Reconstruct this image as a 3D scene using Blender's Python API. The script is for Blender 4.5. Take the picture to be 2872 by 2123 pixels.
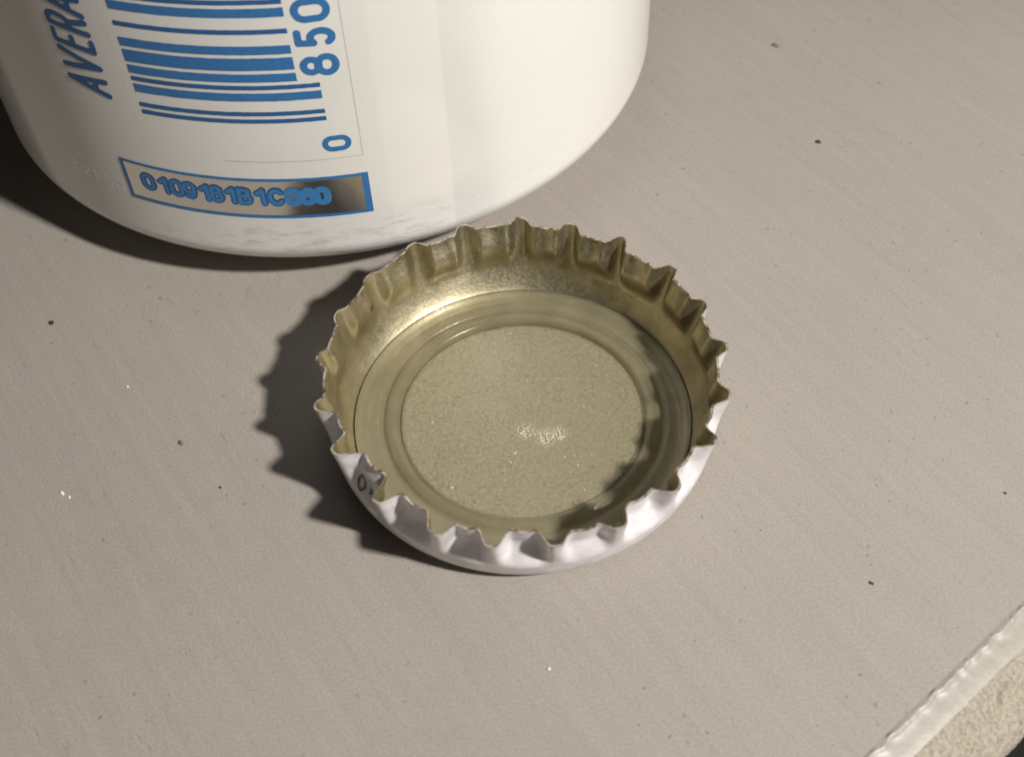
import bpy, bmesh, math, random
import numpy as np
from mathutils import Vector, Matrix, noise

MM = 0.001                      # everything below is written in millimetres and scaled to metres
rng = random.Random(7)
for o in list(bpy.data.objects):
    bpy.data.objects.remove(o, do_unlink=True)
scene = bpy.context.scene
COL = scene.collection

# ------------------------------------------------------------------ camera
CAM_POS = (-0.678, -58.746, 77.074)
CR = Vector((0.99867606, -0.03977819, -0.03261633))
CU = Vector((0.05144055, 0.77226103, 0.63321938))
CF = Vector((0.0, 0.63405883, -0.77328481))
cam_data = bpy.data.cameras.new('camera')
cam = bpy.data.objects.new('camera', cam_data)
COL.objects.link(cam)
rot = Matrix((CR, CU, -CF)).transposed().to_4x4()
cam.matrix_world = Matrix.Translation(Vector(CAM_POS) * MM) @ rot
cam_data.sensor_fit = 'HORIZONTAL'
cam_data.sensor_width = 36.0
cam_data.lens = 3422.7 / 2872 * 36
cam_data.clip_start = 0.002
cam_data.clip_end = 20
cam_data.dof.use_dof = True
cam_data.dof.focus_distance = 0.098
cam_data.dof.aperture_fstop = 48
scene.camera = cam

# ------------------------------------------------------------------ light: one lamp up on the right, dim room
world = bpy.data.worlds.new('World')
scene.world = world
world.use_nodes = True
bg = world.node_tree.nodes['Background']
bg.inputs['Color'].default_value = (1.0, 0.93, 0.84, 1)
bg.inputs['Strength'].default_value = 0.018

LDIR = Vector((0.790, -0.542, 1.0)).normalized()
lamp_data = bpy.data.lights.new('desk_lamp_light', 'POINT')
lamp_data.energy = 7.4
lamp_data.color = (1.0, 0.962, 0.90)
lamp_data.shadow_soft_size = 0.0125
lamp = bpy.data.objects.new('desk_lamp_light', lamp_data)
COL.objects.link(lamp)
lamp.location = LDIR * 0.36

vs = scene.view_settings
vs.view_transform = 'Standard'
vs.look = 'None'
vs.exposure = 0.0
vs.gamma = 1.0
vs.use_curve_mapping = False
scene.render.engine = 'CYCLES'


# ------------------------------------------------------------------ helpers
def tag(o, label=None, cat=None, group=None, kind=None):
    if label: o['label'] = label
    if cat: o['category'] = cat
    if group: o['group'] = group
    if kind: o['kind'] = kind
    return o


def empty(name, loc=(0, 0, 0)):
    o = bpy.data.objects.new(name, None)
    o.empty_display_size = 0.01
    o.location = Vector(loc) * MM
    COL.objects.link(o)
    return o


def mesh_obj(name, verts, faces, mats, parent=None, smooth=True, fmat=None):
    me = bpy.data.meshes.new(name)
    V = np.asarray(verts, float) * MM
    me.from_pydata([tuple(v) for v in V], [], [tuple(int(i) for i in f) for f in faces])
    for m in (mats if isinstance(mats, (list, tuple)) else [mats]):
        me.materials.append(m)
    if fmat is not None:
        me.polygons.foreach_set('material_index', np.asarray(fmat, np.int32))
    if smooth:
        me.polygons.foreach_set('use_smooth', np.ones(len(me.polygons), bool))
    me.update()
    o = bpy.data.objects.new(name, me)
    COL.objects.link(o)
    if parent: o.parent = parent
    return o


def grid_faces(nu, nv, closed_u=False, off=0, flip=False):
    """faces of a grid stored as index = iv * nu + iu"""
    F = []
    for j in range(nv - 1):
        for i in range(nu if closed_u else nu - 1):
            k = (i + 1) % nu
            q = (off + j * nu + i, off + j * nu + k, off + (j + 1) * nu + k, off + (j + 1) * nu + i)
            F.append(q[::-1] if flip else q)
    return F


# ------------------------------------------------------------------ material helpers
class Mat:
    def __init__(self, name):
        self.m = bpy.data.materials.new(name)
        self.m.use_nodes = True
        self.nt = self.m.node_tree
        self.b = self.nt.nodes['Principled BSDF']
        self.out = self.nt.nodes['Material Output']
        self._tc = None

    def node(self, t, **kw):
        n = self.nt.nodes.new(t)
        for k, v in kw.items(): setattr(n, k, v)
        return n

    def link(self, a, b): self.nt.links.new(a, b)

    def coord(self, scale=(1000, 1000, 1000), rotz=0.0, warp=0.0):
        """object coordinates in millimetres (times scale/1000)"""
        if self._tc is None: self._tc = self.node('ShaderNodeTexCoord')
        src = self._tc.outputs['Object']
        if rotz:
            r = self.node('ShaderNodeVectorRotate', rotation_type='Z_AXIS')
            r.inputs['Angle'].default_value = rotz
            self.link(src, r.inputs['Vector']); src = r.outputs[0]
        mp = self.node('ShaderNodeVectorMath', operation='MULTIPLY')
        mp.inputs[1].default_value = scale
        self.link(src, mp.inputs[0])
        return mp.outputs[0]

    def noise(self, vec, scale=1.0, detail=2.0, rough=0.5, dist=0.0):
        n = self.node('ShaderNodeTexNoise')
        n.inputs['Scale'].default_value = scale
        n.inputs['Detail'].default_value = detail
        n.inputs['Roughness'].default_value = rough
        n.inputs['Distortion'].default_value = dist
        self.link(vec, n.inputs['Vector'])
        return n.outputs['Fac']

    def voronoi(self, vec, scale=1.0, feature='F1'):
        n = self.node('ShaderNodeTexVoronoi', feature=feature)
        n.inputs['Scale'].default_value = scale
        self.link(vec, n.inputs['Vector'])
        return n

    def ramp(self, fac, lo, hi, a=0.0, b=1.0):
        n = self.node('ShaderNodeMapRange', clamp=True)
        n.inputs['From Min'].default_value = lo
        n.inputs['From Max'].default_value = hi
        n.inputs['To Min'].default_value = a
        n.inputs['To Max'].default_value = b
        self.link(fac, n.inputs['Value'])
        return n.outputs['Result']

    def math(self, op, a, b=None):
        n = self.node('ShaderNodeMath', operation=op)
        for i, v in enumerate((a, b)):
            if v is None: continue
            if isinstance(v, (int, float)): n.inputs[i].default_value = v
            else: self.link(v, n.inputs[i])
        return n.outputs[0]

    def mix(self, fac, a, b, blend='MIX'):
        n = self.node('ShaderNodeMix', data_type='RGBA', blend_type=blend)
        if isinstance(fac, (int, float)): n.inputs['Factor'].default_value = fac
        else: self.link(fac, n.inputs['Factor'])
        for s, v in ((n.inputs[6], a), (n.inputs[7], b)):
            if isinstance(v, tuple): s.default_value = (*v, 1) if len(v) == 3 else v
            else: self.link(v, s)
        return n.outputs[2]

    def bump(self, height, strength=0.3, dist=0.05, prev=None):
        n = self.node('ShaderNodeBump')
        n.inputs['Strength'].default_value = strength
        n.inputs['Distance'].default_value = dist * MM
        self.link(height, n.inputs['Height'])
        if prev is not None: self.link(prev, n.inputs['Normal'])
        return n.outputs['Normal']

    def set(self, **kw):
        for k, v in kw.items():
            s = self.b.inputs[k]
            if isinstance(v, (int, float)): s.default_value = v
            elif isinstance(v, tuple): s.default_value = (*v, 1) if len(v) == 3 else v
            else: self.link(v, s)
        return self


# table paint: warm grey, brushed on, fine sandy grain, little drag marks
def make_table_paint(name, base, grain=1.0):
    M = Mat(name)
    v = M.coord()
    big = M.noise(v, 0.045, 3, 0.55)
    mid = M.noise(v, 0.6, 3, 0.6)
    fine = M.noise(v, 5.0, 3, 0.7)
    ang = math.radians(58)
    vs_ = M.coord((1000 * 0.55, 1000 * 1.7, 1000), rotz=ang)
    marks = M.noise(vs_, 0.95, 2, 0.55, 0.2)
    patch = M.noise(v, 0.10, 2, 0.5)
    pm = M.math('MULTIPLY', M.ramp(marks, 0.60, 0.80), M.ramp(patch, 0.47, 0.70))
    c = M.mix(M.ramp(big, 0.3, 0.7), tuple(x * 0.95 for x in base), tuple(x * 1.05 for x in base))
    c = M.mix(M.ramp(mid, 0.25, 0.75), c, (base[0] * 1.03, base[1] * 1.0, base[2] * 0.97), 'MIX')
    c2 = M.mix(M.ramp(fine, 0.28, 0.72), (0.80, 0.80, 0.80), (1.16, 1.16, 1.16))
    c = M.mix(0.85 * grain, c, c2, 'MULTIPLY')
    c = M.mix(M.math('MULTIPLY', pm, 0.22), c, (0.14, 0.115, 0.085))
    vb = M.coord((1000 * 0.05, 1000 * 1.0, 1000), rotz=ang)
    brush = M.noise(vb, 1.1, 4, 0.6, 0.15)
    c = M.mix(M.ramp(brush, 0.25, 0.75), M.mix(1.0, c, (0.95, 0.95, 0.955), 'MULTIPLY'), M.mix(1.0, c, (1.05, 1.05, 1.04), 'MULTIPLY'))
    sp = M.noise(v, 1.5, 1, 0.4)
    pit = M.math('MULTIPLY', M.ramp(sp, 0.715, 0.76), M.ramp(patch, 0.40, 0.58))
    c = M.mix(M.math('MULTIPLY', pit, 0.35), c, (0.10, 0.085, 0.065))
    h = M.math('ADD', M.math('MULTIPLY', mid, 0.12), M.math('MULTIPLY', fine, 0.40))
    n = M.bump(h, 0.40 * grain, 0.028)
    n = M.bump(brush, 0.35, 0.06, n)
    n = M.bump(M.math('SUBTRACT', 1.0, pit), 0.4, 0.05, n)
    n = M.bump(M.math('SUBTRACT', 1.0, pm), 0.5, 0.08, n)
    M.set(**{'Base Color': c, 'Roughness': M.ramp(mid, 0.2, 0.8, 0.50, 0.66), 'Normal': n, 'Specular IOR Level': 0.35})
    return M.m


TABLE_COL = (0.352, 0.324, 0.296)
m_table = make_table_paint('table_paint', TABLE_COL)


def make_rough_edge():
    M = Mat('rough_table_edge')
    v = M.coord()
    a = M.noise(v, 3.0, 4, 0.65)
    b = M.noise(v, 4.2, 3, 0.6)
    c = M.mix(M.ramp(a, 0.33, 0.62), (0.28, 0.245, 0.19), (0.44, 0.40, 0.33))
    c = M.mix(M.ramp(b, 0.62, 0.74), c, (0.10, 0.075, 0.055))
    c = M.mix(M.ramp(M.noise(v, 0.9, 3, 0.6), 0.58, 0.72, 0.0, 0.7), c, (0.16, 0.125, 0.09))
    n = M.bump(M.math('ADD', a, M.math('MULTIPLY', b, 0.4)), 0.8, 0.22)
    M.set(**{'Base Color': c, 'Roughness': 0.75, 'Normal': n, 'Specular IOR Level': 0.25})
    return M.m


m_rough = make_rough_edge()
M = Mat('edge_paint')
v = M.coord()
f_ = M.noise(v, 3.0, 3, 0.6)
M.set(**{'Base Color': M.mix(M.ramp(f_, 0.3, 0.7), (0.315, 0.29, 0.255), (0.365, 0.338, 0.30)), 'Roughness': 0.42,
         'Normal': M.bump(f_, 0.3, 0.04), 'Specular IOR Level': 0.5})
m_edge = M.m
M = Mat('dark_floor')
f_ = M.noise(M.coord((20, 20, 20)), 1.0, 4, 0.6)
M.set(**{'Base Color': M.mix(f_, (0.10, 0.105, 0.095), (0.20, 0.205, 0.19)), 'Roughness': 0.8})
m_floor = M.m


# bottle: white base coat with scuffs low down
def make_white_can():
    M = Mat('white_bottle_paint')
    v = M.coord()
    sep = M.node('ShaderNodeSeparateXYZ'); M.link(v, sep.inputs[0])
    low = M.ramp(sep.outputs['Z'], 7.2, 9.4, 1.0, 0.0)
    ang = M.math('ARCTAN2', sep.outputs['X'], M.math('MULTIPLY', sep.outputs['Y'], -1.0))
    cv = M.node('ShaderNodeCombineXYZ')
    M.link(M.math('MULTIPLY', ang, 31.7 * 0.42), cv.inputs['X']); M.link(M.math('MULTIPLY', sep.outputs['Z'], 1.5), cv.inputs['Y'])
    sc = M.noise(cv.outputs[0], 0.85, 5, 0.68, 0.3)
    low = M.math('MULTIPLY', low, M.math('MULTIPLY', M.ramp(ang, math.radians(-32), math.radians(-8)), M.ramp(ang, math.radians(14), math.radians(30), 1.0, 0.15)))
    smudge = M.math('MULTIPLY', M.ramp(sc, 0.50, 0.68), low)
    fine = M.noise(v, 2.6, 3, 0.6)
    tint = M.noise(v, 0.10, 2, 0.5)
    c = M.mix(M.ramp(tint, 0.3, 0.7), (0.81, 0.798, 0.772), (0.835, 0.822, 0.795))
    c = M.mix(M.math('MULTIPLY', smudge, 0.55), c, (0.32, 0.31, 0.29))
    refl_band = M.math('MULTIPLY', M.ramp(ang, math.radians(22.8), math.radians(23.1)), M.ramp(ang, math.radians(26), math.radians(33), 1.0, 0.0))  # vertical reflection painted into the coat as a darker band
    c = M.mix(M.math('MULTIPLY', refl_band, 0.16), c, (0.45, 0.43, 0.38))
    c = M.mix(M.ramp(ang, math.radians(13.2), math.radians(13.7), 0.10, 0.0), c, (0.55, 0.54, 0.51))  # brighter reflection to the right, painted by toning down the left
    c = M.mix(M.math('MULTIPLY', M.ramp(fine, 0.35, 0.75), 0.06), c, (0.55, 0.53, 0.50))
    n = M.bump(fine, 0.10, 0.03)
    M.set(**{'Base Color': c, 'Roughness': 0.34, 'Normal': n, 'Specular IOR Level': 0.5,
             'Coat Weight': 0.6, 'Coat Roughness': 0.10})
    return M.m


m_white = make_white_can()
M = Mat('bare_aluminium')
f_ = M.noise(M.coord((1000, 1000, 3000)), 1.2, 3, 0.6)
M.set(**{'Base Color': (0.80, 0.77, 0.72), 'Metallic': 1.0, 'Roughness': M.ramp(f_, 0.3, 0.7, 0.16, 0.26),
         'Normal': M.bump(f_, 0.05, 0.03)})
m_alu = M.m


def make_ink(name, col, light=None, rough=0.4):
    M = Mat(name)
    v = M.coord()
    a = M.noise(v, 3.2, 3, 0.65)
    M.set(**{'Base Color': M.mix(M.ramp(a, 0.3, 0.75), col, light or tuple(min(1, x * 1.35) for x in col)), 'Roughness': rough,
             'Specular IOR Level': 0.4, 'Normal': M.bump(a, 0.06, 0.02)})
    return M.m


m_blue = make_ink('blue_ink', (0.030, 0.155, 0.40), (0.045, 0.195, 0.46))
m_blue_dark = make_ink('dark_blue_ink', (0.022, 0.105, 0.29), (0.03, 0.13, 0.34))
m_blue_code = make_ink('code_blue_ink', (0.040, 0.19, 0.46), (0.06, 0.235, 0.52))
m_line = make_ink('grey_register_line', (0.44, 0.42, 0.39))
m_black = make_ink('black_ink', (0.012, 0.010, 0.012))
M = Mat('emboss_glint')  # pale tone painted for the light that the embossed figures catch
M.set(**{'Base Color': (0.95, 0.95, 0.94), 'Metallic': 0.6, 'Roughness': 0.3})
m_emboss_glint = M.m


# bottle cap metals
def make_gold():
    M = Mat('gold_lacquered_steel')
    v = M.coord()
    peel = M.noise(v, 4.2, 3, 0.6)
    fine = M.noise(v, 9.0, 2, 0.6)
    big = M.noise(v, 0.35, 3, 0.6)
    rust = M.noise(v, 1.1, 4, 0.7)
    sep = M.node('ShaderNodeSeparateXYZ'); M.link(v, sep.inputs[0])
    high = M.ramp(sep.outputs['Z'], 5.6, 6.7)
    c = M.mix(M.ramp(big, 0.3, 0.7), (0.37, 0.326, 0.215), (0.58, 0.525, 0.370))
    c = M.mix(M.math('MULTIPLY', M.ramp(rust, 0.54, 0.68), M.ramp(high, 0, 1, 0.06, 0.85)), c, (0.13, 0.060, 0.030))
    # one brown scar in the wall near the upper left
    d = M.node('ShaderNodeVectorMath', operation='DISTANCE'); M.link(v, d.inputs[0]); d.inputs[1].default_value = (-11.55, 8.45, 4.75)
    c = M.mix(M.ramp(M.math('ADD', d.outputs['Value'], M.math('MULTIPLY', rust, 0.5)), 0.35, 0.75, 0.85, 0.0), c, (0.10, 0.045, 0.02))
    # shadow of the gap round the liner, painted as a broken dark line
    cx = M.node('ShaderNodeCombineXYZ'); M.link(sep.outputs['X'], cx.inputs['X']); M.link(sep.outputs['Y'], cx.inputs['Y'])
    ln = M.node('ShaderNodeVectorMath', operation='LENGTH'); M.link(cx.outputs[0], ln.inputs[0])
    seam = M.ramp(M.math('ABSOLUTE', M.math('SUBTRACT', ln.outputs['Value'], 13.24)), 0.03, 0.085, 1.0, 0.0)
    seam = M.math('MULTIPLY', seam, M.ramp(sep.outputs['Z'], 1.9, 1.6))
    c = M.mix(M.math('MULTIPLY', seam, M.ramp(rust, 0.3, 0.55, 0.55, 0.95)), c, (0.045, 0.035, 0.018))
    h = M.math('ADD', M.math('MULTIPLY', peel, 0.8), M.math('MULTIPLY', fine, 0.35))
    n = M.bump(h, 0.34, 0.060)
    M.set(**{'Base Color': c, 'Metallic': 1.0, 'Roughness': M.ramp(peel, 0.25, 0.75, 0.36, 0.56), 'Normal': n,
             'Coat Weight': 0.05, 'Coat Roughness': 0.25})
    return M.m


m_gold = make_gold()


def make_cap_white():
    M = Mat('white_cap_lacquer')
    v = M.coord()
    a = M.noise(v, 0.8, 4, 0.6)
    b = M.noise(v, 2.6, 3, 0.6)
    sep = M.node('ShaderNodeSeparateXYZ'); M.link(v, sep.inputs[0])
    high = M.ramp(sep.outputs['Z'], 5.9, 6.75)
    c = M.mix(M.ramp(a, 0.35, 0.72), (0.80, 0.765, 0.785), (0.60, 0.57, 0.595))
    c = M.mix(M.math('MULTIPLY', high, M.ramp(b, 0.50, 0.70, 0.0, 0.6)), c, (0.20, 0.10, 0.085))
    M.set(**{'Base Color': c, 'Roughness': 0.33, 'Normal': M.bump(M.math('ADD', a, b), 0.16, 0.10), 'Coat Weight': 0.3,
             'Coat Roughness': 0.2})
    return M.m


m_capwhite = make_cap_white()
M = Mat('cut_steel_edge')
a_ = M.noise(M.coord(), 1.6, 4, 0.7)
M.set(**{'Base Color': M.mix(M.ramp(a_, 0.40, 0.55), (0.11, 0.06, 0.04), (0.50, 0.45, 0.38)), 'Metallic': 0.5, 'Roughness': 0.5})
m_edgecap = M.m


def make_liner():
    M = Mat('clear_liner_plastic')
    v = M.coord()
    a = M.noise(v, 3.2, 3, 0.65)
    b = M.noise(v, 0.5, 3, 0.6)
    n = M.bump(M.math('ADD', a, b), 0.32, 0.07)
    M.set(**{'Base Color': M.mix(M.ramp(b, 0.3, 0.7), (0.30, 0.268, 0.172), (0.37, 0.335, 0.225)), 'Roughness': 0.20, 'Normal': n,
             'Specular IOR Level': 0.6, 'Coat Weight': 0.5, 'Coat Roughness': 0.12})
    tr = M.node('ShaderNodeBsdfTransparent')
    tr.inputs['Color'].default_value = (0.97, 0.96, 0.92, 1)
    mx = M.node('ShaderNodeMixShader')
    mx.inputs[0].default_value = 0.32
    M.link(tr.outputs[0], mx.inputs[1]); M.link(M.b.outputs[0], mx.inputs[2]); M.link(mx.outputs[0], M.out.inputs['Surface'])
    return M.m


m_liner = make_liner()


def make_liner_floor():
    M = Mat('grainy_liner_floor')
    v = M.coord()
    a = M.noise(v, 3.4, 3, 0.7)
    b = M.noise(v, 0.5, 3, 0.6)
    k = M.noise(v, 8.0, 2, 0.6)
    # two worn patches near the middle, glitter painted in pale and dark grains
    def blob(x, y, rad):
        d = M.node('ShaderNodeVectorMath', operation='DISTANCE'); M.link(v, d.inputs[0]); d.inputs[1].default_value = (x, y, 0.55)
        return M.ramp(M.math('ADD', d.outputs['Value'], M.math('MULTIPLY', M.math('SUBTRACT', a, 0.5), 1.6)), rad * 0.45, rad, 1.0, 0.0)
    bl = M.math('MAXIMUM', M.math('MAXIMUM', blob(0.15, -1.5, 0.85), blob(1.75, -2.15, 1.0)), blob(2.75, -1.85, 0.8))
    spk = M.ramp(M.noise(v, 2.4, 2, 0.5), 0.72, 0.78)  # sparse sparkles painted as pale specks
    b2 = M.noise(v, 1.3, 4, 0.7)
    c = M.mix(M.ramp(a, 0.30, 0.72), (0.20, 0.176, 0.110), (0.45, 0.405, 0.270))
    c = M.mix(M.ramp(b2, 0.3, 0.7, 0.55, 0.0), c, (0.31, 0.276, 0.168))
    c = M.mix(M.ramp(b, 0.35, 0.65, 0.0, 0.5), c, (0.355, 0.315, 0.20))
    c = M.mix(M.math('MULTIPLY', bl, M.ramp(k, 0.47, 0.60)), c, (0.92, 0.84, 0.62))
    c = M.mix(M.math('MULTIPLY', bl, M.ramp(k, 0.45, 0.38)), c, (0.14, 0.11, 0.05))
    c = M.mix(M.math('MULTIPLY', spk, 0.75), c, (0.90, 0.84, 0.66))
    h = M.math('ADD', M.math('MULTIPLY', M.math('MULTIPLY', a, b2), 1.9), M.math('MULTIPLY', M.math('MULTIPLY', bl, k), 0.9))
    M.set(**{'Base Color': c, 'Metallic': 0.40, 'Roughness': 0.34, 'Normal': M.bump(h, 0.75, 0.12), 'Coat Weight': 0.5,
             'Coat Roughness': 0.16})
    return M.m


m_lfloor = make_liner_floor()
m_crumb = make_ink('dark_crumb', (0.045, 0.032, 0.018), (0.09, 0.065, 0.035), 0.8)
m_crumb_grey = make_ink('grey_crumb', (0.17, 0.145, 0.115), (0.22, 0.19, 0.15), 0.8)
m_crumb_white = make_ink('white_crumb', (0.85, 0.82, 0.76), (0.9, 0.88, 0.84), 0.4)

# ------------------------------------------------------------------ table and floor
E0 = Vector((27.48, -23.69, 0))
ES = Vector((0.790, 0.612, 0)).normalized()     # along the table edge
EO = Vector((ES.y, -ES.x, 0))                   # outwards


def so(s, o, z): return E0 + ES * s + EO * o + Vector((0, 0, z))


V, F = [], []
ss = np.linspace(-220, 320, 28)
os_ = np.concatenate([np.linspace(-460, -0.36, 24)])
for o_ in os_:
    for s_ in ss: V.append(so(s_, o_, 0))
F = grid_faces(len(ss), len(os_), flip=True)
# back, sides and underside so that the top is a slab
n0 = len(V)
cs = [(-220, -460), (320, -460), (320, 2.0), (-220, 2.0)]
for s_, o_ in cs: V.append(so(s_, o_, -18))
for s_, o_ in ((-220, -460), (320, -460), (320, -0.36), (-220, -0.36)): V.append(so(s_, o_, -0.0))
F += [(n0, n0 + 1, n0 + 2, n0 + 3), (n0, n0 + 4, n0 + 5, n0 + 1), (n0 + 1, n0 + 5, n0 + 6, n0 + 2), (n0 + 3, n0 + 7, n0 + 4, n0)]
table = mesh_obj('table_top', V, F, m_table, smooth=False)
tag(table, 'warm grey painted table top under the bottle and the cap', 'table', kind='structure')


def nz(x, y, z=0.0): return noise.noise(Vector((x, y, z)))


def edge_piece(name, prof, mat, amp, ns, freq, bead=0.0):
    s_list = np.concatenate([np.linspace(-220, -26, 20), np.linspace(-25, 25, ns), np.linspace(26, 320, 28)])
    V = []
    for j, (o_, z_) in enumerate(prof):
        for s_ in s_list:
            a = 0.0 if j in (0, len(prof) - 1) else amp
            d = a * (nz(s_ * freq, o_ * freq, 3.1 + z_) + 0.6 * nz(s_ * freq * 2.7, o_ * freq * 2.7, 9.2))
            dz = d
            do = 0.6 * a * nz(s_ * freq, 7.7, z_)
            if bead and -0.42 < o_ < 0.42:
                k = max(0, nz(s_ * 0.9, 1.3, 0)) ** 0.7 * 1.1 + 1.0 * max(0, nz(s_ * 2.6, 4.3, 0)) + 0.12
                dz += bead * k * math.exp(-(o_ / 0.14) ** 2)
                do += 0.18 * nz(s_ * 1.1, 0.2, 5)
            if o_ < -0.2: do, dz = 0.0, max(dz, 0.0)
            V.append(so(s_, o_ + do, z_ + dz))
    return mesh_obj(name, V, grid_faces(len(s_list), len(prof), flip=True), mat, table)


edge_piece('edge_lip', [(-0.36, 0), (-0.30, 0.004), (-0.22, 0.015), (-0.15, 0.03), (-0.05, 0.035), (0.05, 0.02), (0.15, -0.03),
                        (0.25, -0.10), (0.4, -0.17), (0.7, -0.25), (1.1, -0.36), (1.5, -0.48), (1.72, -0.58)], m_edge, 0.015, 640, 0.9, 0.085)
edge_piece('rough_edge', [(1.72, -0.58), (1.85, -0.74), (2.1, -0.98), (2.4, -1.2), (2.7, -1.5), (3.0, -1.75), (3.3, -2.05), (3.6, -2.3), (3.9, -2.6),
                          (4.2, -2.85), (4.5, -3.15), (4.8, -3.5), (5.1, -3.9), (5.3, -4.4), (5.1, -5.2), (4.0, -8), (2.0, -18)], m_rough, 0.17, 420, 1.7)

fl = mesh_obj('floor', [(-1500, -1500, -720), (1500, -1500, -720), (1500, 1500, -720), (-1500, 1500, -720)], [(0, 1, 2, 3)], m_floor, smooth=False)
tag(fl, 'dark floor far below the table edge', 'floor', kind='structure')

# ------------------------------------------------------------------ bottle
BX, BY, BR = -17.107, 46.75, 31.757
bottle = empty('aluminium_bottle', (BX, BY, 0))
tag(bottle, 'white aluminium bottle with blue barcode standing behind the cap', 'bottle')


def lathe(name, prof, mat, parent, seg=384):
    th = np.linspace(0, 2 * math.pi, seg, endpoint=False)
    V = []
    for r_, z_ in prof:
        V += [(r_ * math.cos(t), r_ * math.sin(t), z_) for t in th]
    return mesh_obj(name, V, grid_faces(seg, len(prof), True), mat, parent)


# painted wall: from just above the foot, rounded heel, straight wall, shoulder, neck, rolled lip
A_, ZR = 11.19, 5.04
heel = []
for t in np.linspace(math.radians(38), math.pi / 2, 22):
    heel.append((BR - A_ + A_ * math.sin(t), ZR * (1 - math.cos(t)) + 0.7))
wall = heel + [(BR, z) for z in np.linspace(6, 118, 24)]
sh = [(31.6, 121), (31.1, 125), (30.0, 130), (28.0, 136), (25.2, 142), (22.0, 148), (19.2, 153.5), (17.0, 158.5), (15.4, 164), (14.3, 170), (13.7, 176), (13.5, 181)]
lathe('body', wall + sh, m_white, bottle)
lathe('lip', [(13.5, 181), (14.2, 181.6), (14.4, 182.6), (14.2, 183.6), (13.5, 184.0), (12.6, 183.7), (12.2, 182.8), (12.2, 176), (12.6, 168)], m_alu, bottle, 128)
z38 = heel[0]
lathe('foot', [z38, (z38[0] - 0.5, z38[1] - 0.30), (z38[0] - 1.1, z38[1] - 0.75), (z38[0] - 1.9, 0.35), (z38[0] - 3.0, 0.0), (z38[0] - 3.9, 0.12), (z38[0] - 4.8, 1.0),
               (z38[0] - 6.0, 3.0), (12, 6.5), (6, 8.5), (0.01, 9.0)], m_alu, bottle, 256)


def on_can(th_deg, z, off):
    """angle 0 faces the camera side, positive to the right; bottle-local mm"""
    t = math.radians(th_deg)
    return ((BR + off) * math.sin(t), -(BR + off) * math.cos(t), z + 0.48)


DEG = math.degrees(1 / BR)      # degrees of turn per mm of arc


def can_patch(name, t0, t1, zf0, zf1, off, mat, parent, nt=None, nzv=4, wob=0.0, seed=0):
    nt = nt or max(4, int((t1 - t0) / 0.35))
    V = []
    for j in range(nzv):
        for i in range(nt):
            t = t0 + (t1 - t0) * i / (nt - 1)
            z = zf0(t) + (zf1(t) - zf0(t)) * j / (nzv - 1)
            z += wob * nz(t * 1.3 + seed, j * 5.1, seed)
            V.append(on_can(t + wob * 1.5 * nz(j * 3.3, seed * 1.7, i > nt / 2), z, off))
    return mesh_obj(name, V, grid_faces(nt, nzv), mat, parent)


# ---- flat shapes from stroked skeletons (marching squares over a distance field)
def arc(cx, cy, rx, ry, a0, a1, n=18):
    return [(cx + rx * math.cos(math.radians(a0 + (a1 - a0) * i / n)), cy + ry * math.sin(math.radians(a0 + (a1 - a0) * i / n))) for i in range(n + 1)]


def glyph(ch):
    """strokes in a box 0..w by 0..1"""
    W = 0.62
    if ch == '0':
        return W, [arc(.31, .69, .31, .31, 0, 180) + arc(.31, .31, .31, .31, 180, 360) + [(.62, .69)]]
    if ch == 'O':
        return .9, [arc(.45, .5, .45, .5, 0, 360, 40)]
    if ch == '1':
        return .34, [[(.02, .74), (.30, 1), (.30, 0)]]
    if ch == '5':
        return W, [[(.60, 1), (.10, 1), (.06, .56)] + arc(.30, .32, .32, .32, 130, -140, 26)]
    if ch == '8':
        return W, [arc(.31, .765, .25, .235, 0, 360, 30), arc(.31, .28, .31, .28, 0, 360, 34)]
    if ch == '9':
        return W, [arc(.31, .68, .31, .32, 0, 360, 34), [(.62, .68), (.60, .40), (.50, .14), (.34, .0), (.10, .06)]]
    if ch == '6':
        return W, [arc(.31, .32, .31, .32, 0, 360, 34), [(.0, .32), (.02, .60), (.12, .86), (.30, 1.), (.54, .93)]]
    if ch == '2':
        return W, [arc(.31, .70, .30, .30, 165, -35, 20) + [(.0, .0), (.62, .0)]]
    if ch == 'B':
        return .66, [[(0, 0), (0, 1), (.34, 1)] + arc(.34, .76, .26, .24, 90, -90, 14) + [(.0, .52)], [(.34, .52)] + arc(.36, .26, .30, .26, 90, -90, 14) + [(0, 0)]]
    if ch == 'C':
        return .68, [arc(.38, .5, .38, .5, 42, 318, 34)]
    if ch == 'A':
        return .80, [[(0, 0), (.40, 1), (.80, 0)], [(.13, .30), (.67, .30)]]
    if ch == 'V':
        return .80, [[(0, 1), (.40, 0), (.80, 1)]]
    if ch == 'E':
        return .56, [[(.56, 1), (0, 1), (0, 0), (.56, 0)], [(0, .52), (.48, .52)]]
    if ch == 'R':
        return .66, [[(0, 0), (0, 1), (.36, 1)] + arc(.36, .74, .27, .26, 90, -90, 14) + [(0, .48)], [(.36, .48), (.66, 0)]]
    if ch == 'L':
        return .5, [[(0.05, 1), (.5, 0.35)], [(0.3, .65), (.15, .1)]]


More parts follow.
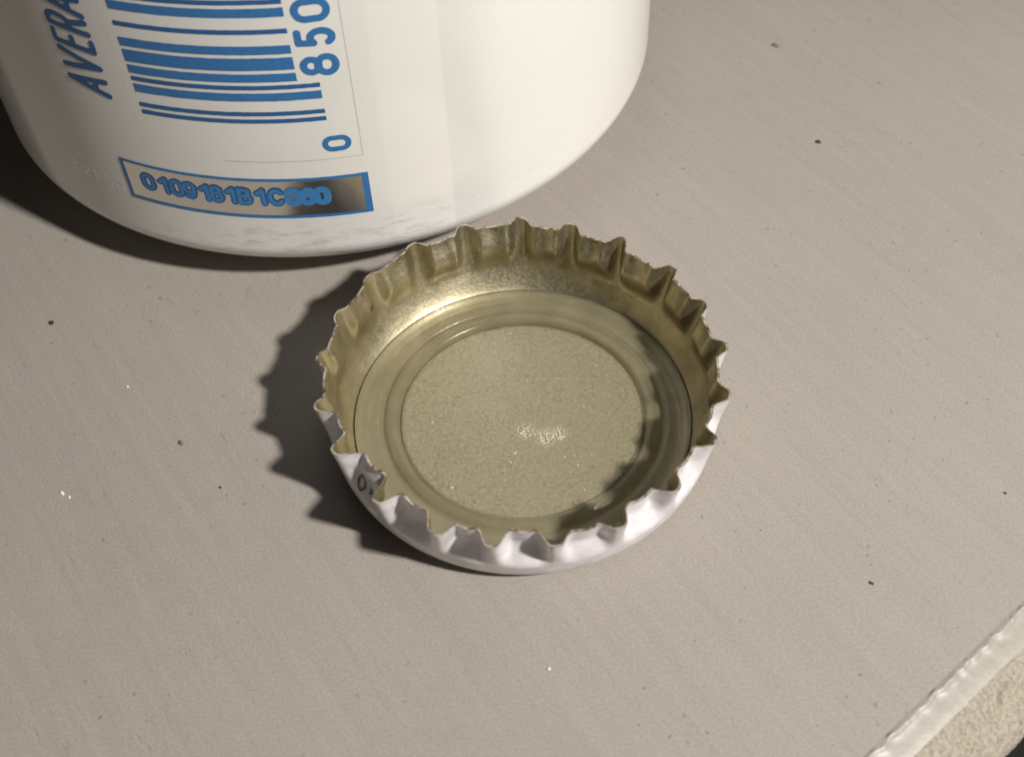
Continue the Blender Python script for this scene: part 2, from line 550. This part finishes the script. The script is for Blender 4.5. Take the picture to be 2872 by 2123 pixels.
def stroke_mesh(strokes, half, cell, rnd=0.0, seed=0):
    """strokes in mm -> list of 2-D points and polygons of the thickened skeleton"""
    segs = []
    for st in strokes:
        for a, b in zip(st[:-1], st[1:]): segs.append((*a, *b))
    S = np.array(segs)
    x0, y0 = min(S[:, 0].min(), S[:, 2].min()) - half - 2 * cell, min(S[:, 1].min(), S[:, 3].min()) - half - 2 * cell
    x1, y1 = max(S[:, 0].max(), S[:, 2].max()) + half + 2 * cell, max(S[:, 1].max(), S[:, 3].max()) + half + 2 * cell
    X = np.arange(x0, x1 + cell, cell); Y = np.arange(y0, y1 + cell, cell)
    gx, gy = np.meshgrid(X, Y)
    D = np.full(gx.shape, 1e9)
    for ax, ay, bx, by in S:
        dx, dy = bx - ax, by - ay
        L2 = dx * dx + dy * dy + 1e-12
        t = np.clip(((gx - ax) * dx + (gy - ay) * dy) / L2, 0, 1)
        D = np.minimum(D, np.hypot(gx - ax - t * dx, gy - ay - t * dy))
    D = half - D
    if rnd:
        D += rnd * np.array([[nz(x * 2.2 + seed, y * 2.2, seed) for x in X] for y in Y])
    ny, nx = D.shape
    pts, idx, polys = [], {}, []

    def vert(key, p):
        if key not in idx:
            idx[key] = len(pts); pts.append(p)
        return idx[key]
    for j in range(ny - 1):
        for i in range(nx - 1):
            c = [(i, j), (i + 1, j), (i + 1, j + 1), (i, j + 1)]
            d = [D[q[1], q[0]] for q in c]
            if max(d) <= 0: continue
            poly = []
            for k in range(4):
                a, b = c[k], c[(k + 1) % 4]
                da, db = d[k], d[(k + 1) % 4]
                if da > 0: poly.append(vert(a, (X[a[0]], Y[a[1]])))
                if (da > 0) != (db > 0):
                    t = da / (da - db)
                    poly.append(vert((min(a, b), max(a, b)), (X[a[0]] + t * (X[b[0]] - X[a[0]]), Y[a[1]] + t * (Y[b[1]] - Y[a[1]]))))
            if len(poly) >= 3: polys.append(poly)
    return pts, polys


def can_glyph(name, ch, fmap, sx, sy, half, off, mat, parent, cell=0.06, slant=0.0, rnd=0.0, seed=0):
    """fmap turns glyph mm coords (x along the line, y up) into (theta, z)"""
    W, st = glyph(ch)
    st = [[(x * sx + slant * y * sy, y * sy) for x, y in s] for s in st]
    pts, polys = stroke_mesh(st, half, cell, rnd, seed)
    V = [on_can(*fmap(x, y), off) for x, y in pts]
    return mesh_obj(name, V, polys, mat, parent)


# ---- barcode panel, its bars and digits (they run round the bottle, so the code reads upwards)
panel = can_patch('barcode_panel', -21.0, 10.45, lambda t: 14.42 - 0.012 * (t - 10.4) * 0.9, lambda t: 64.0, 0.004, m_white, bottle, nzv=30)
can_patch('panel_line', 10.36, 10.45, lambda t: 14.45, lambda t: 64.0, 0.016, m_line, panel, nt=3, nzv=30)
can_patch('panel_line', -9.0, 10.45, lambda t: 14.42 - 0.012 * (t - 10.4) * 0.9, lambda t: 14.47 - 0.012 * (t - 10.4) * 0.9, 0.018, m_line, panel, nzv=2)
CODES = ['0001101', '0110111', '0110001', '0001101', '0001101', '0111011']
mod, z0 = 0.3405, 18.42
seq = '101' + ''.join(CODES)
i = 0
nb = 0
while i < len(seq):
    if seq[i] == '1':
        j = i
        while j < len(seq) and seq[j] == '1': j += 1
        a, b = z0 + i * mod - 0.02, z0 + j * mod + 0.02
        t1 = 6.3 if i < 10 else 3.45
        tilt_ = lambda t: -0.011 * (t + 7)
        can_patch('bar', -19.4, t1, lambda t, a=a: a + tilt_(t), lambda t, b=b: b + tilt_(t), 0.032, m_blue if j - i > 1 else m_blue_dark, panel, nzv=3, wob=0.025,
                  seed=nb * 3.7 + 1)
        nb += 1
        i = j
    else:
        i += 1


def up_text(t_base, z_start, tilt=-0.011):
    """line of text reading upwards: glyph x -> +z, glyph up -> -theta"""
    return lambda x, y: (t_base - y * DEG, z_start + x + tilt * 0)


h = 0.265
for ch, t_top, t_bot, za, zb in (('8', 4.17, 9.33, 22.24, 24.14), ('5', 4.1, 9.4, 24.72, 26.32), ('0', 4.29, 9.27, 26.80, 28.72), ('0', 5.08, 9.11, 15.20, 16.70)):
    hh = h if za > 20 else 0.22
    H = (t_bot - t_top) / DEG - 2 * hh
    W, _ = glyph(ch)
    can_glyph('digit', ch, up_text(t_bot - hh * DEG, za + hh), (zb - za - 2 * hh) / W, H, hh, 0.036, m_blue, panel, 0.055, 0, 0.02, za)

# ---- the word along the left, same direction, slanted capitals
hl = 0.235
for k, (ch, za, wd) in enumerate((('A', 19.22, 1.30), ('V', 21.02, 1.42), ('E', 23.18, 0.84), ('R', 24.72, 0.98), ('A', 26.25, 1.35))):
    W, _ = glyph(ch)
    o_ = can_glyph('letter', ch, up_text(-23.65 - hl * DEG, za + hl), wd / W, 6.95 / DEG - 2 * hl, hl, 0.032, m_blue_dark, bottle, 0.055, 0.11, 0.02, k)

# ---- framed code: bare metal window, blue frame, stamped characters
def tl(t): return -0.0125 * (t + 8)


win = can_patch('code_window', -26.3, 10.4, lambda t: 8.95 + tl(t), lambda t: 12.66 + tl(t), 0.014, m_alu, bottle, nzv=6)


fp, ff = [], []
# frame as one closed ring, inner and outer outline
outer, inner = [], []
n_ = 110
for q in range(n_): t = -26.6 + 37.25 * q / (n_ - 1); outer.append((t, 8.74 + tl(t) + 0.03 * nz(t, 1, 0))); 
for q in range(12): outer.append((10.65, 8.74 + tl(10.65) + (q + 1) / 13 * 4.18))
for q in range(n_): t = 10.65 - 37.25 * q / (n_ - 1); outer.append((t, 12.92 + tl(t) + 0.03 * nz(t, 2, 0)))
for q in range(12): outer.append((-26.6, 12.92 + tl(-26.6) - (q + 1) / 13 * 4.18))
wz, wt = 0.30, 0.40 * DEG
zc, tc_ = 10.83, (-26.6 + 10.65) / 2
for t, z in outer:
    sz = (4.18 / 2 - wz) / (4.18 / 2); st_ = (37.25 / 2 - wt * (1.35 if t > 0 else 0.8)) / (37.25 / 2)
    inner.append((tc_ + (t - tc_) * st_, zc + tl(t) + (z - zc - tl(t)) * sz))
V = [on_can(t, z, 0.030) for t, z in outer] + [on_can(t, z, 0.030) for t, z in inner]
N = len(outer)
F = [(k, (k + 1) % N, N + (k + 1) % N, N + k) for k in range(N)]
mesh_obj('frame', V, F, m_blue, win)

CH = [('0', -22.52), ('1', -19.97), ('0', -17.89), ('9', -15.87), ('1', -13.53), ('8', -11.77), ('1', -9.61), ('B', -7.57), ('1', -5.25), ('C', -3.04), ('0', -0.52), ('6', 1.56), ('0', 3.64)]
for k, (ch, tc) in enumerate(CH):
    W, _ = glyph(ch)
    hw = 0.285 if k < 10 else 0.30
    wd = {'1': 0.60, 'B': 0.82, 'C': 0.88}.get(ch, 0.86)
    Hh = 1.95 - 2 * hw
    zb = 10.05 + tl(tc) + hw

    def fm(x, y, tc=tc, wd=wd, zb=zb): return (tc + (x - wd / 2) * DEG, zb + y)
    c_ = can_glyph('character', ch, fm, wd / W, Hh, hw, 0.042 + k * 0.0025, m_blue_dark if k < 10 else m_blue_code, win, 0.05, 0, 0.035, k * 2.1)
    if k < 10:
        can_glyph('character_core', ch, fm, wd / W, Hh, hw * 0.50, 0.046 + k * 0.0025, m_blue_code, c_, 0.05, 0, 0.03, k * 2.1)
# (sub-parts may not go deeper than two levels: hang the cores under the window too)
for o_ in [x for x in bpy.data.objects if x.name.startswith('character_core')]:
    o_.parent = win

# ---- faint pressed figures low on the left
for k, ch in enumerate('82160'):
    W, _ = glyph(ch)
    tc = -37.6 + k * 2.15
    can_glyph('pressed_figure', ch, lambda x, y, tc=tc: (tc + x * DEG, 9.55 - 0.04 * (tc + 34) + y), 0.75 / W * (1 if ch != '1' else .45), 1.0, 0.05, 0.02, m_emboss_glint, bottle, 0.035, 0, 0.05,
              k * 5.5)

# ------------------------------------------------------------------ bottle cap
PH = 1.54747
NT = 21
TEETH = [(-0.85, 0.35), (0.49, 0.13), (1.69, 0.22), (-0.08, 0.23), (0.59, 0.07), (1.02, 0.02), (0.55, -0.09), (1.39, -0.1), (-0.27, -0.06), (-1.46, 0.16), (-1.31, 0.23),
         (-0.07, 0.18), (2.6, 0.24), (1.56, 0.04), (-1.29, -0.12), (-0.21, -0.04), (-0.88, -0.11), (-0.47, -0.2), (-0.21, -0.12), (-1.09, 0.19), (-0.49, 0.37)]
PITCH = 2 * math.pi / NT
OUT = np.array([(0, 0.0), (8, 0.0), (11.8, 0.0), (13.1, 0.06), (13.9, 0.33), (14.45, 0.85), (14.75, 1.6), (14.92, 2.4), (15.06, 3.2), (15.22, 4.2), (15.38, 5.2), (15.5, 5.9), (15.64, 6.62)])
PDEP = np.array([1.0, 1.0, 1.0, 1.0, .95, .9, .9, .95, 1.0, 1.0, 1.0, 1.0, 1.0, 1.0, .85, .62, .5, .5, .6, .8, .95])
INN = np.array([(0, 0.25), (8, 0.25), (11.8, 0.25), (12.6, 0.42), (13.25, 0.88), (13.75, 1.50), (14.12, 2.1), (14.42, 2.7), (14.66, 3.4), (14.88, 4.3), (15.12, 5.2), (15.27, 5.9), (15.45, 6.62)])


def arc_resample(P, n):
    """smooth Catmull-Rom resample"""
    P = np.vstack([2 * P[0] - P[1], P, 2 * P[-1] - P[-2]])
    out = []
    m = len(P) - 3
    for k in range(n):
        u = k / (n - 1) * m
        i = min(int(u), m - 1); t = u - i
        a, b, c, d = P[i:i + 4]
        out.append(0.5 * ((2 * b) + (-a + c) * t + (2 * a - 5 * b + 4 * c - d) * t * t + (-a + 3 * b - 3 * c + d) * t ** 3))
    out = np.array(out); out[0, 0] = max(out[0, 0], 0.0)
    return out


def sstep(a, b, x):
    t = np.clip((x - a) / (b - a), 0, 1)
    return t * t * (3 - 2 * t)


rngn = np.random.default_rng(11)
P_AMP = 1.0 + rngn.normal(0, 0.13, NT)
P_CR = 5.05 + rngn.normal(0, 0.22, NT)
P_SK = rngn.normal(0, 0.10, NT)
P_HT = rngn.normal(0, 0.09, NT)
P_TW = rngn.uniform(-0.035, 0.03, NT)
EASE = np.array([.28, .30, .26, .22, .15, .10, .08, .08, .05, .05, .05, .0, -.2, -.80, -.45, .0, .1, .2, .26, .3, .26])


def cap_point(th, r, z):
    """push a point of the plain skirt into the crimped, slightly bent shape"""
    # tooth index counts clockwise from PH
    q = ((PH - th) / PITCH) % NT
    k0 = int(math.floor(q)) % NT; k1 = (k0 + 1) % NT
    f = q - math.floor(q)
    w = f * f * (3 - 2 * f)
    dth = math.radians(TEETH[k0][0] * (1 - w) + TEETH[k1][0] * w)
    dr = TEETH[k0][1] * (1 - w) + TEETH[k1][1] * w
    hgt = sstep(1.6, 6.2, z)
    u = f if f < 0.5 else f - 1.0              # signed distance from the nearest tooth, in pitches
    au = abs(u)
    pan = k0                                    # panel between tooth k0 and k1
    kn = k0 if f < 0.5 else k1
    tooth = math.exp(-(au / (0.180 + 0.6 * P_TW[kn])) ** 3.3)
    p = 1 - tooth
    # the panel is pressed in: steep ledge, deepest at the crease, easing out to the rim
    cr = P_CR[pan]
    x = z
    depth = 1.16 * PDEP[pan] * P_AMP[pan] * sstep(2.6, 5.1, x)
    depth -= EASE[pan] * sstep(cr, 6.6, x)
    depth += 0.05 * math.exp(-((x - 4.9) / 0.5) ** 2)
    g = f - 0.5
    hollow = 1.0 - 0.10 * math.cos(2 * math.pi * g) + P_SK[pan] * g
    d_in = depth * p * hollow
    # tooth itself bulges a little outwards at the top
    r2 = r - d_in + 0.10 * tooth * sstep(3.5, 6.5, z) + dr * hgt
    dz = sstep(3.5, 6.6, z) * (0.17 * math.exp(-((au - 0.31) / 0.09) ** 2) - 0.05 * p + P_HT[pan] * p + 0.10 * tooth)
    a = th + dth * hgt
    rough_ = sstep(5.6, 6.6, z) * 0.03 * nz(th * 36, 1.1, z * 0.6)
    dent = 0.05 * nz(r2 * math.cos(a) * 0.55, r2 * math.sin(a) * 0.55, z * 0.55 + 4) * sstep(1.2, 3, z)
    r2 += dent + 0.4 * rough_
    return (r2 * math.cos(a), r2 * math.sin(a), z + dz + rough_)


cap = empty('bottle_cap', (0, 0, 0.17))
cap.rotation_euler = (0.0023, 0.012, 0)
tag(cap, 'upturned crown bottle cap, gold inside, white fluted skirt, lying in front of the bottle', 'bottle cap')

SEG = NT * 30
NP = 58
PO, PI_ = arc_resample(OUT, NP), arc_resample(INN, NP)
th = [PH + 2 * math.pi * i / SEG for i in range(SEG)]
V = []
for prof in (PO, PI_):
    for r_, z_ in prof[1:]:
        V += [cap_point(t, r_, z_) for t in th]
nvl = (NP - 1) * SEG
F, fm_ = [], []
f_out = grid_faces(SEG, NP - 1, True, 0)
F += f_out; fm_ += [0] * len(f_out)
f_in = grid_faces(SEG, NP - 1, True, nvl, True)
F += f_in; fm_ += [1] * len(f_in)
last = (NP - 2) * SEG
for i in range(SEG):
    k = (i + 1) % SEG
    F.append((last + i, last + k, nvl + last + k, nvl + last + i)); fm_.append(2)
V.append((0, 0, 0.0)); V.append((0, 0, 0.25))
for i in range(SEG):
    k = (i + 1) % SEG
    F.append((len(V) - 2, k, i)); fm_.append(0)
    F.append((len(V) - 1, nvl + i, nvl + k)); fm_.append(1)
shell = mesh_obj('shell', V, F, [m_capwhite, m_gold, m_edgecap], cap, True, fm_)
# sharp cut at the rim
me = shell.data
bm = bmesh.new(); bm.from_mesh(me)
bmesh.ops.recalc_face_normals(bm, faces=bm.faces)
for e in bm.edges:
    if len(e.link_faces) == 2 and e.link_faces[0].material_index != e.link_faces[1].material_index: e.smooth = False
bm.to_mesh(me); bm.free()

# plastic liner: a moulded ring with a bead, and the thin disc inside it
LR = np.array([(9.62, 0.50), (9.66, 0.86), (9.78, 1.03), (10.05, 1.13), (10.4, 1.13), (10.7, 1.01), (10.84, 0.84), (10.98, 0.72), (11.1, 0.72), (11.25, 0.82), (11.6, 0.88), (12.2, 0.84),
               (12.6, 0.84), (12.95, 0.94), (13.1, 1.04), (13.17, 1.02), (13.19, 0.92)])
lp = arc_resample(LR, 52)
seg = 256
V = []
for r_, z_ in lp:
    for i in range(seg):
        t = 2 * math.pi * i / seg
        rr = r_ + 0.035 * nz(math.cos(t) * 2.2, math.sin(t) * 2.2, r_ * 0.5)
        V.append((rr * math.cos(t), rr * math.sin(t), z_ + 0.025 * nz(math.cos(t) * 4, math.sin(t) * 4, r_)))
under = [(12.95, 0.68), (12.4, 0.40), (11.4, 0.30), (9.62, 0.30)]
nl = len(lp)
for r_, z_ in under:
    V += [(r_ * math.cos(2 * math.pi * i / seg), r_ * math.sin(2 * math.pi * i / seg), z_) for i in range(seg)]
F = grid_faces(seg, nl + len(under), True, 0, True)
o0 = (nl + len(under) - 1) * seg
F += [(i, (i + 1) % seg, o0 + (i + 1) % seg, o0 + i) for i in range(seg)]
liner = mesh_obj('liner_ring', V, F, m_liner, cap)
V, rr_ = [], [0.6, 2, 3.5, 5, 6.5, 7.8, 8.8, 9.3, 9.55]
for r_ in rr_:
    V += [(r_ * math.cos(2 * math.pi * i / 128), r_ * math.sin(2 * math.pi * i / 128), 0.535 + 0.02 * nz(r_ * math.cos(2 * math.pi * i / 128) * .4, r_ * math.sin(2 * math.pi * i / 128) * .4, 2)) for i in range(128)]
for r_, z_ in ((9.60, 0.50), (9.60, 0.30)):
    V += [(r_ * math.cos(2 * math.pi * i / 128), r_ * math.sin(2 * math.pi * i / 128), z_) for i in range(128)]
F = grid_faces(128, len(rr_) + 2, True, 0, True)
V.append((0, 0, 0.535))
F += [(len(V) - 1, i, (i + 1) % 128) for i in range(128)]
mesh_obj('liner_disc', V, F, m_lfloor, cap)


# black printed letters on the skirt, on the left
def skirt_letter(name, ch, th_deg, zc, w, hgt_, half):
    W, st = glyph(ch)
    st = [[((x - W / 2) * w / W, (y - 0.5) * hgt_) for x, y in s] for s in st]
    pts, polys = stroke_mesh(st, half, 0.045)
    V = []
    zs = PO[:, 1]; rs = PO[:, 0]

    def at(t, z): return np.array(cap_point(t, float(np.interp(z, zs, rs)), z))
    for x, y in pts:
        t = math.radians(th_deg) + x / 14.6
        z = zc + y
        a = at(t, z)
        n = np.cross(at(t + 1e-3, z) - at(t - 1e-3, z), at(t, z + 0.02) - at(t, z - 0.02))
        n /= np.linalg.norm(n)
        V.append(a + n * 0.07)
    mesh_obj(name, V, polys, m_black, cap)


skirt_letter('printed_letter', 'O', 214.7, 4.12, 0.74, 1.0, 0.07)
skirt_letter('printed_letter', 'L', 218.6, 4.2, 0.35, 0.55, 0.045)

# ------------------------------------------------------------------ crumbs on the table
CRUMBS = [(-40.07, 13.23, 0.34, m_crumb, 'dark brown crumb at the left, below the shadow of the bottle'),
          (-27.09, -0.42, 0.30, m_crumb_grey, 'brown crumb lying left of the shadow of the cap'),
          (-23.49, -4.87, 0.17, m_crumb, 'tiny dark crumb beside the lower tip of the cap shadow'),
          (28.43, 47.19, 0.42, m_crumb_grey, 'grey crumb at upper right, the farthest one from the cap'),
          (29.79, 31.69, 0.38, m_crumb, 'dark elongated crumb at right, between bottle and picture edge'),
          (24.05, -16.01, 0.20, m_crumb, 'small dark crumb near the rough table edge'),
          (35.65, -9.05, 0.16, m_crumb, 'tiny dark crumb at far right above the table edge'),
          (-35.68, -4.67, 0.24, m_crumb_white, 'bright white crumb at lower left, larger of a close pair'),
          (-35.05, -5.07, 0.16, m_crumb_white, 'small white crumb at lower left, smaller of a close pair'),
          (-32.31, 5.67, 0.14, m_crumb_white, 'lone tiny white crumb at left, level with the cap'),
          (0.83, -21.3, 0.17, m_crumb_white, 'tiny white crumb in front of the cap near the bottom')]
for k, (x, y, s_, m_, lab) in enumerate(CRUMBS):
    s_ *= 0.78
    bm = bmesh.new()
    bmesh.ops.create_icosphere(bm, subdivisions=2, radius=1)
    for v in bm.verts:
        q = v.co.copy()
        v.co *= 1 + 0.35 * nz(q.x * 1.6 + k * 3, q.y * 1.6, q.z * 1.6)
        v.co = Vector((v.co.x * s_ * (1.3 if k % 2 else 1.0), v.co.y * s_ * 0.75, max(v.co.z, -0.35) * s_ * 0.6)) * MM
    me = bpy.data.meshes.new('crumb')
    bm.to_mesh(me); bm.free()
    me.materials.append(m_)
    o_ = bpy.data.objects.new('crumb', me)
    COL.objects.link(o_)
    o_.location = Vector((x, y, s_ * 0.2)) * MM
    o_.rotation_euler = (0, 0, -0.9 + 0.5 * rng.random())
    tag(o_, lab, 'crumb', 'crumbs on the table')
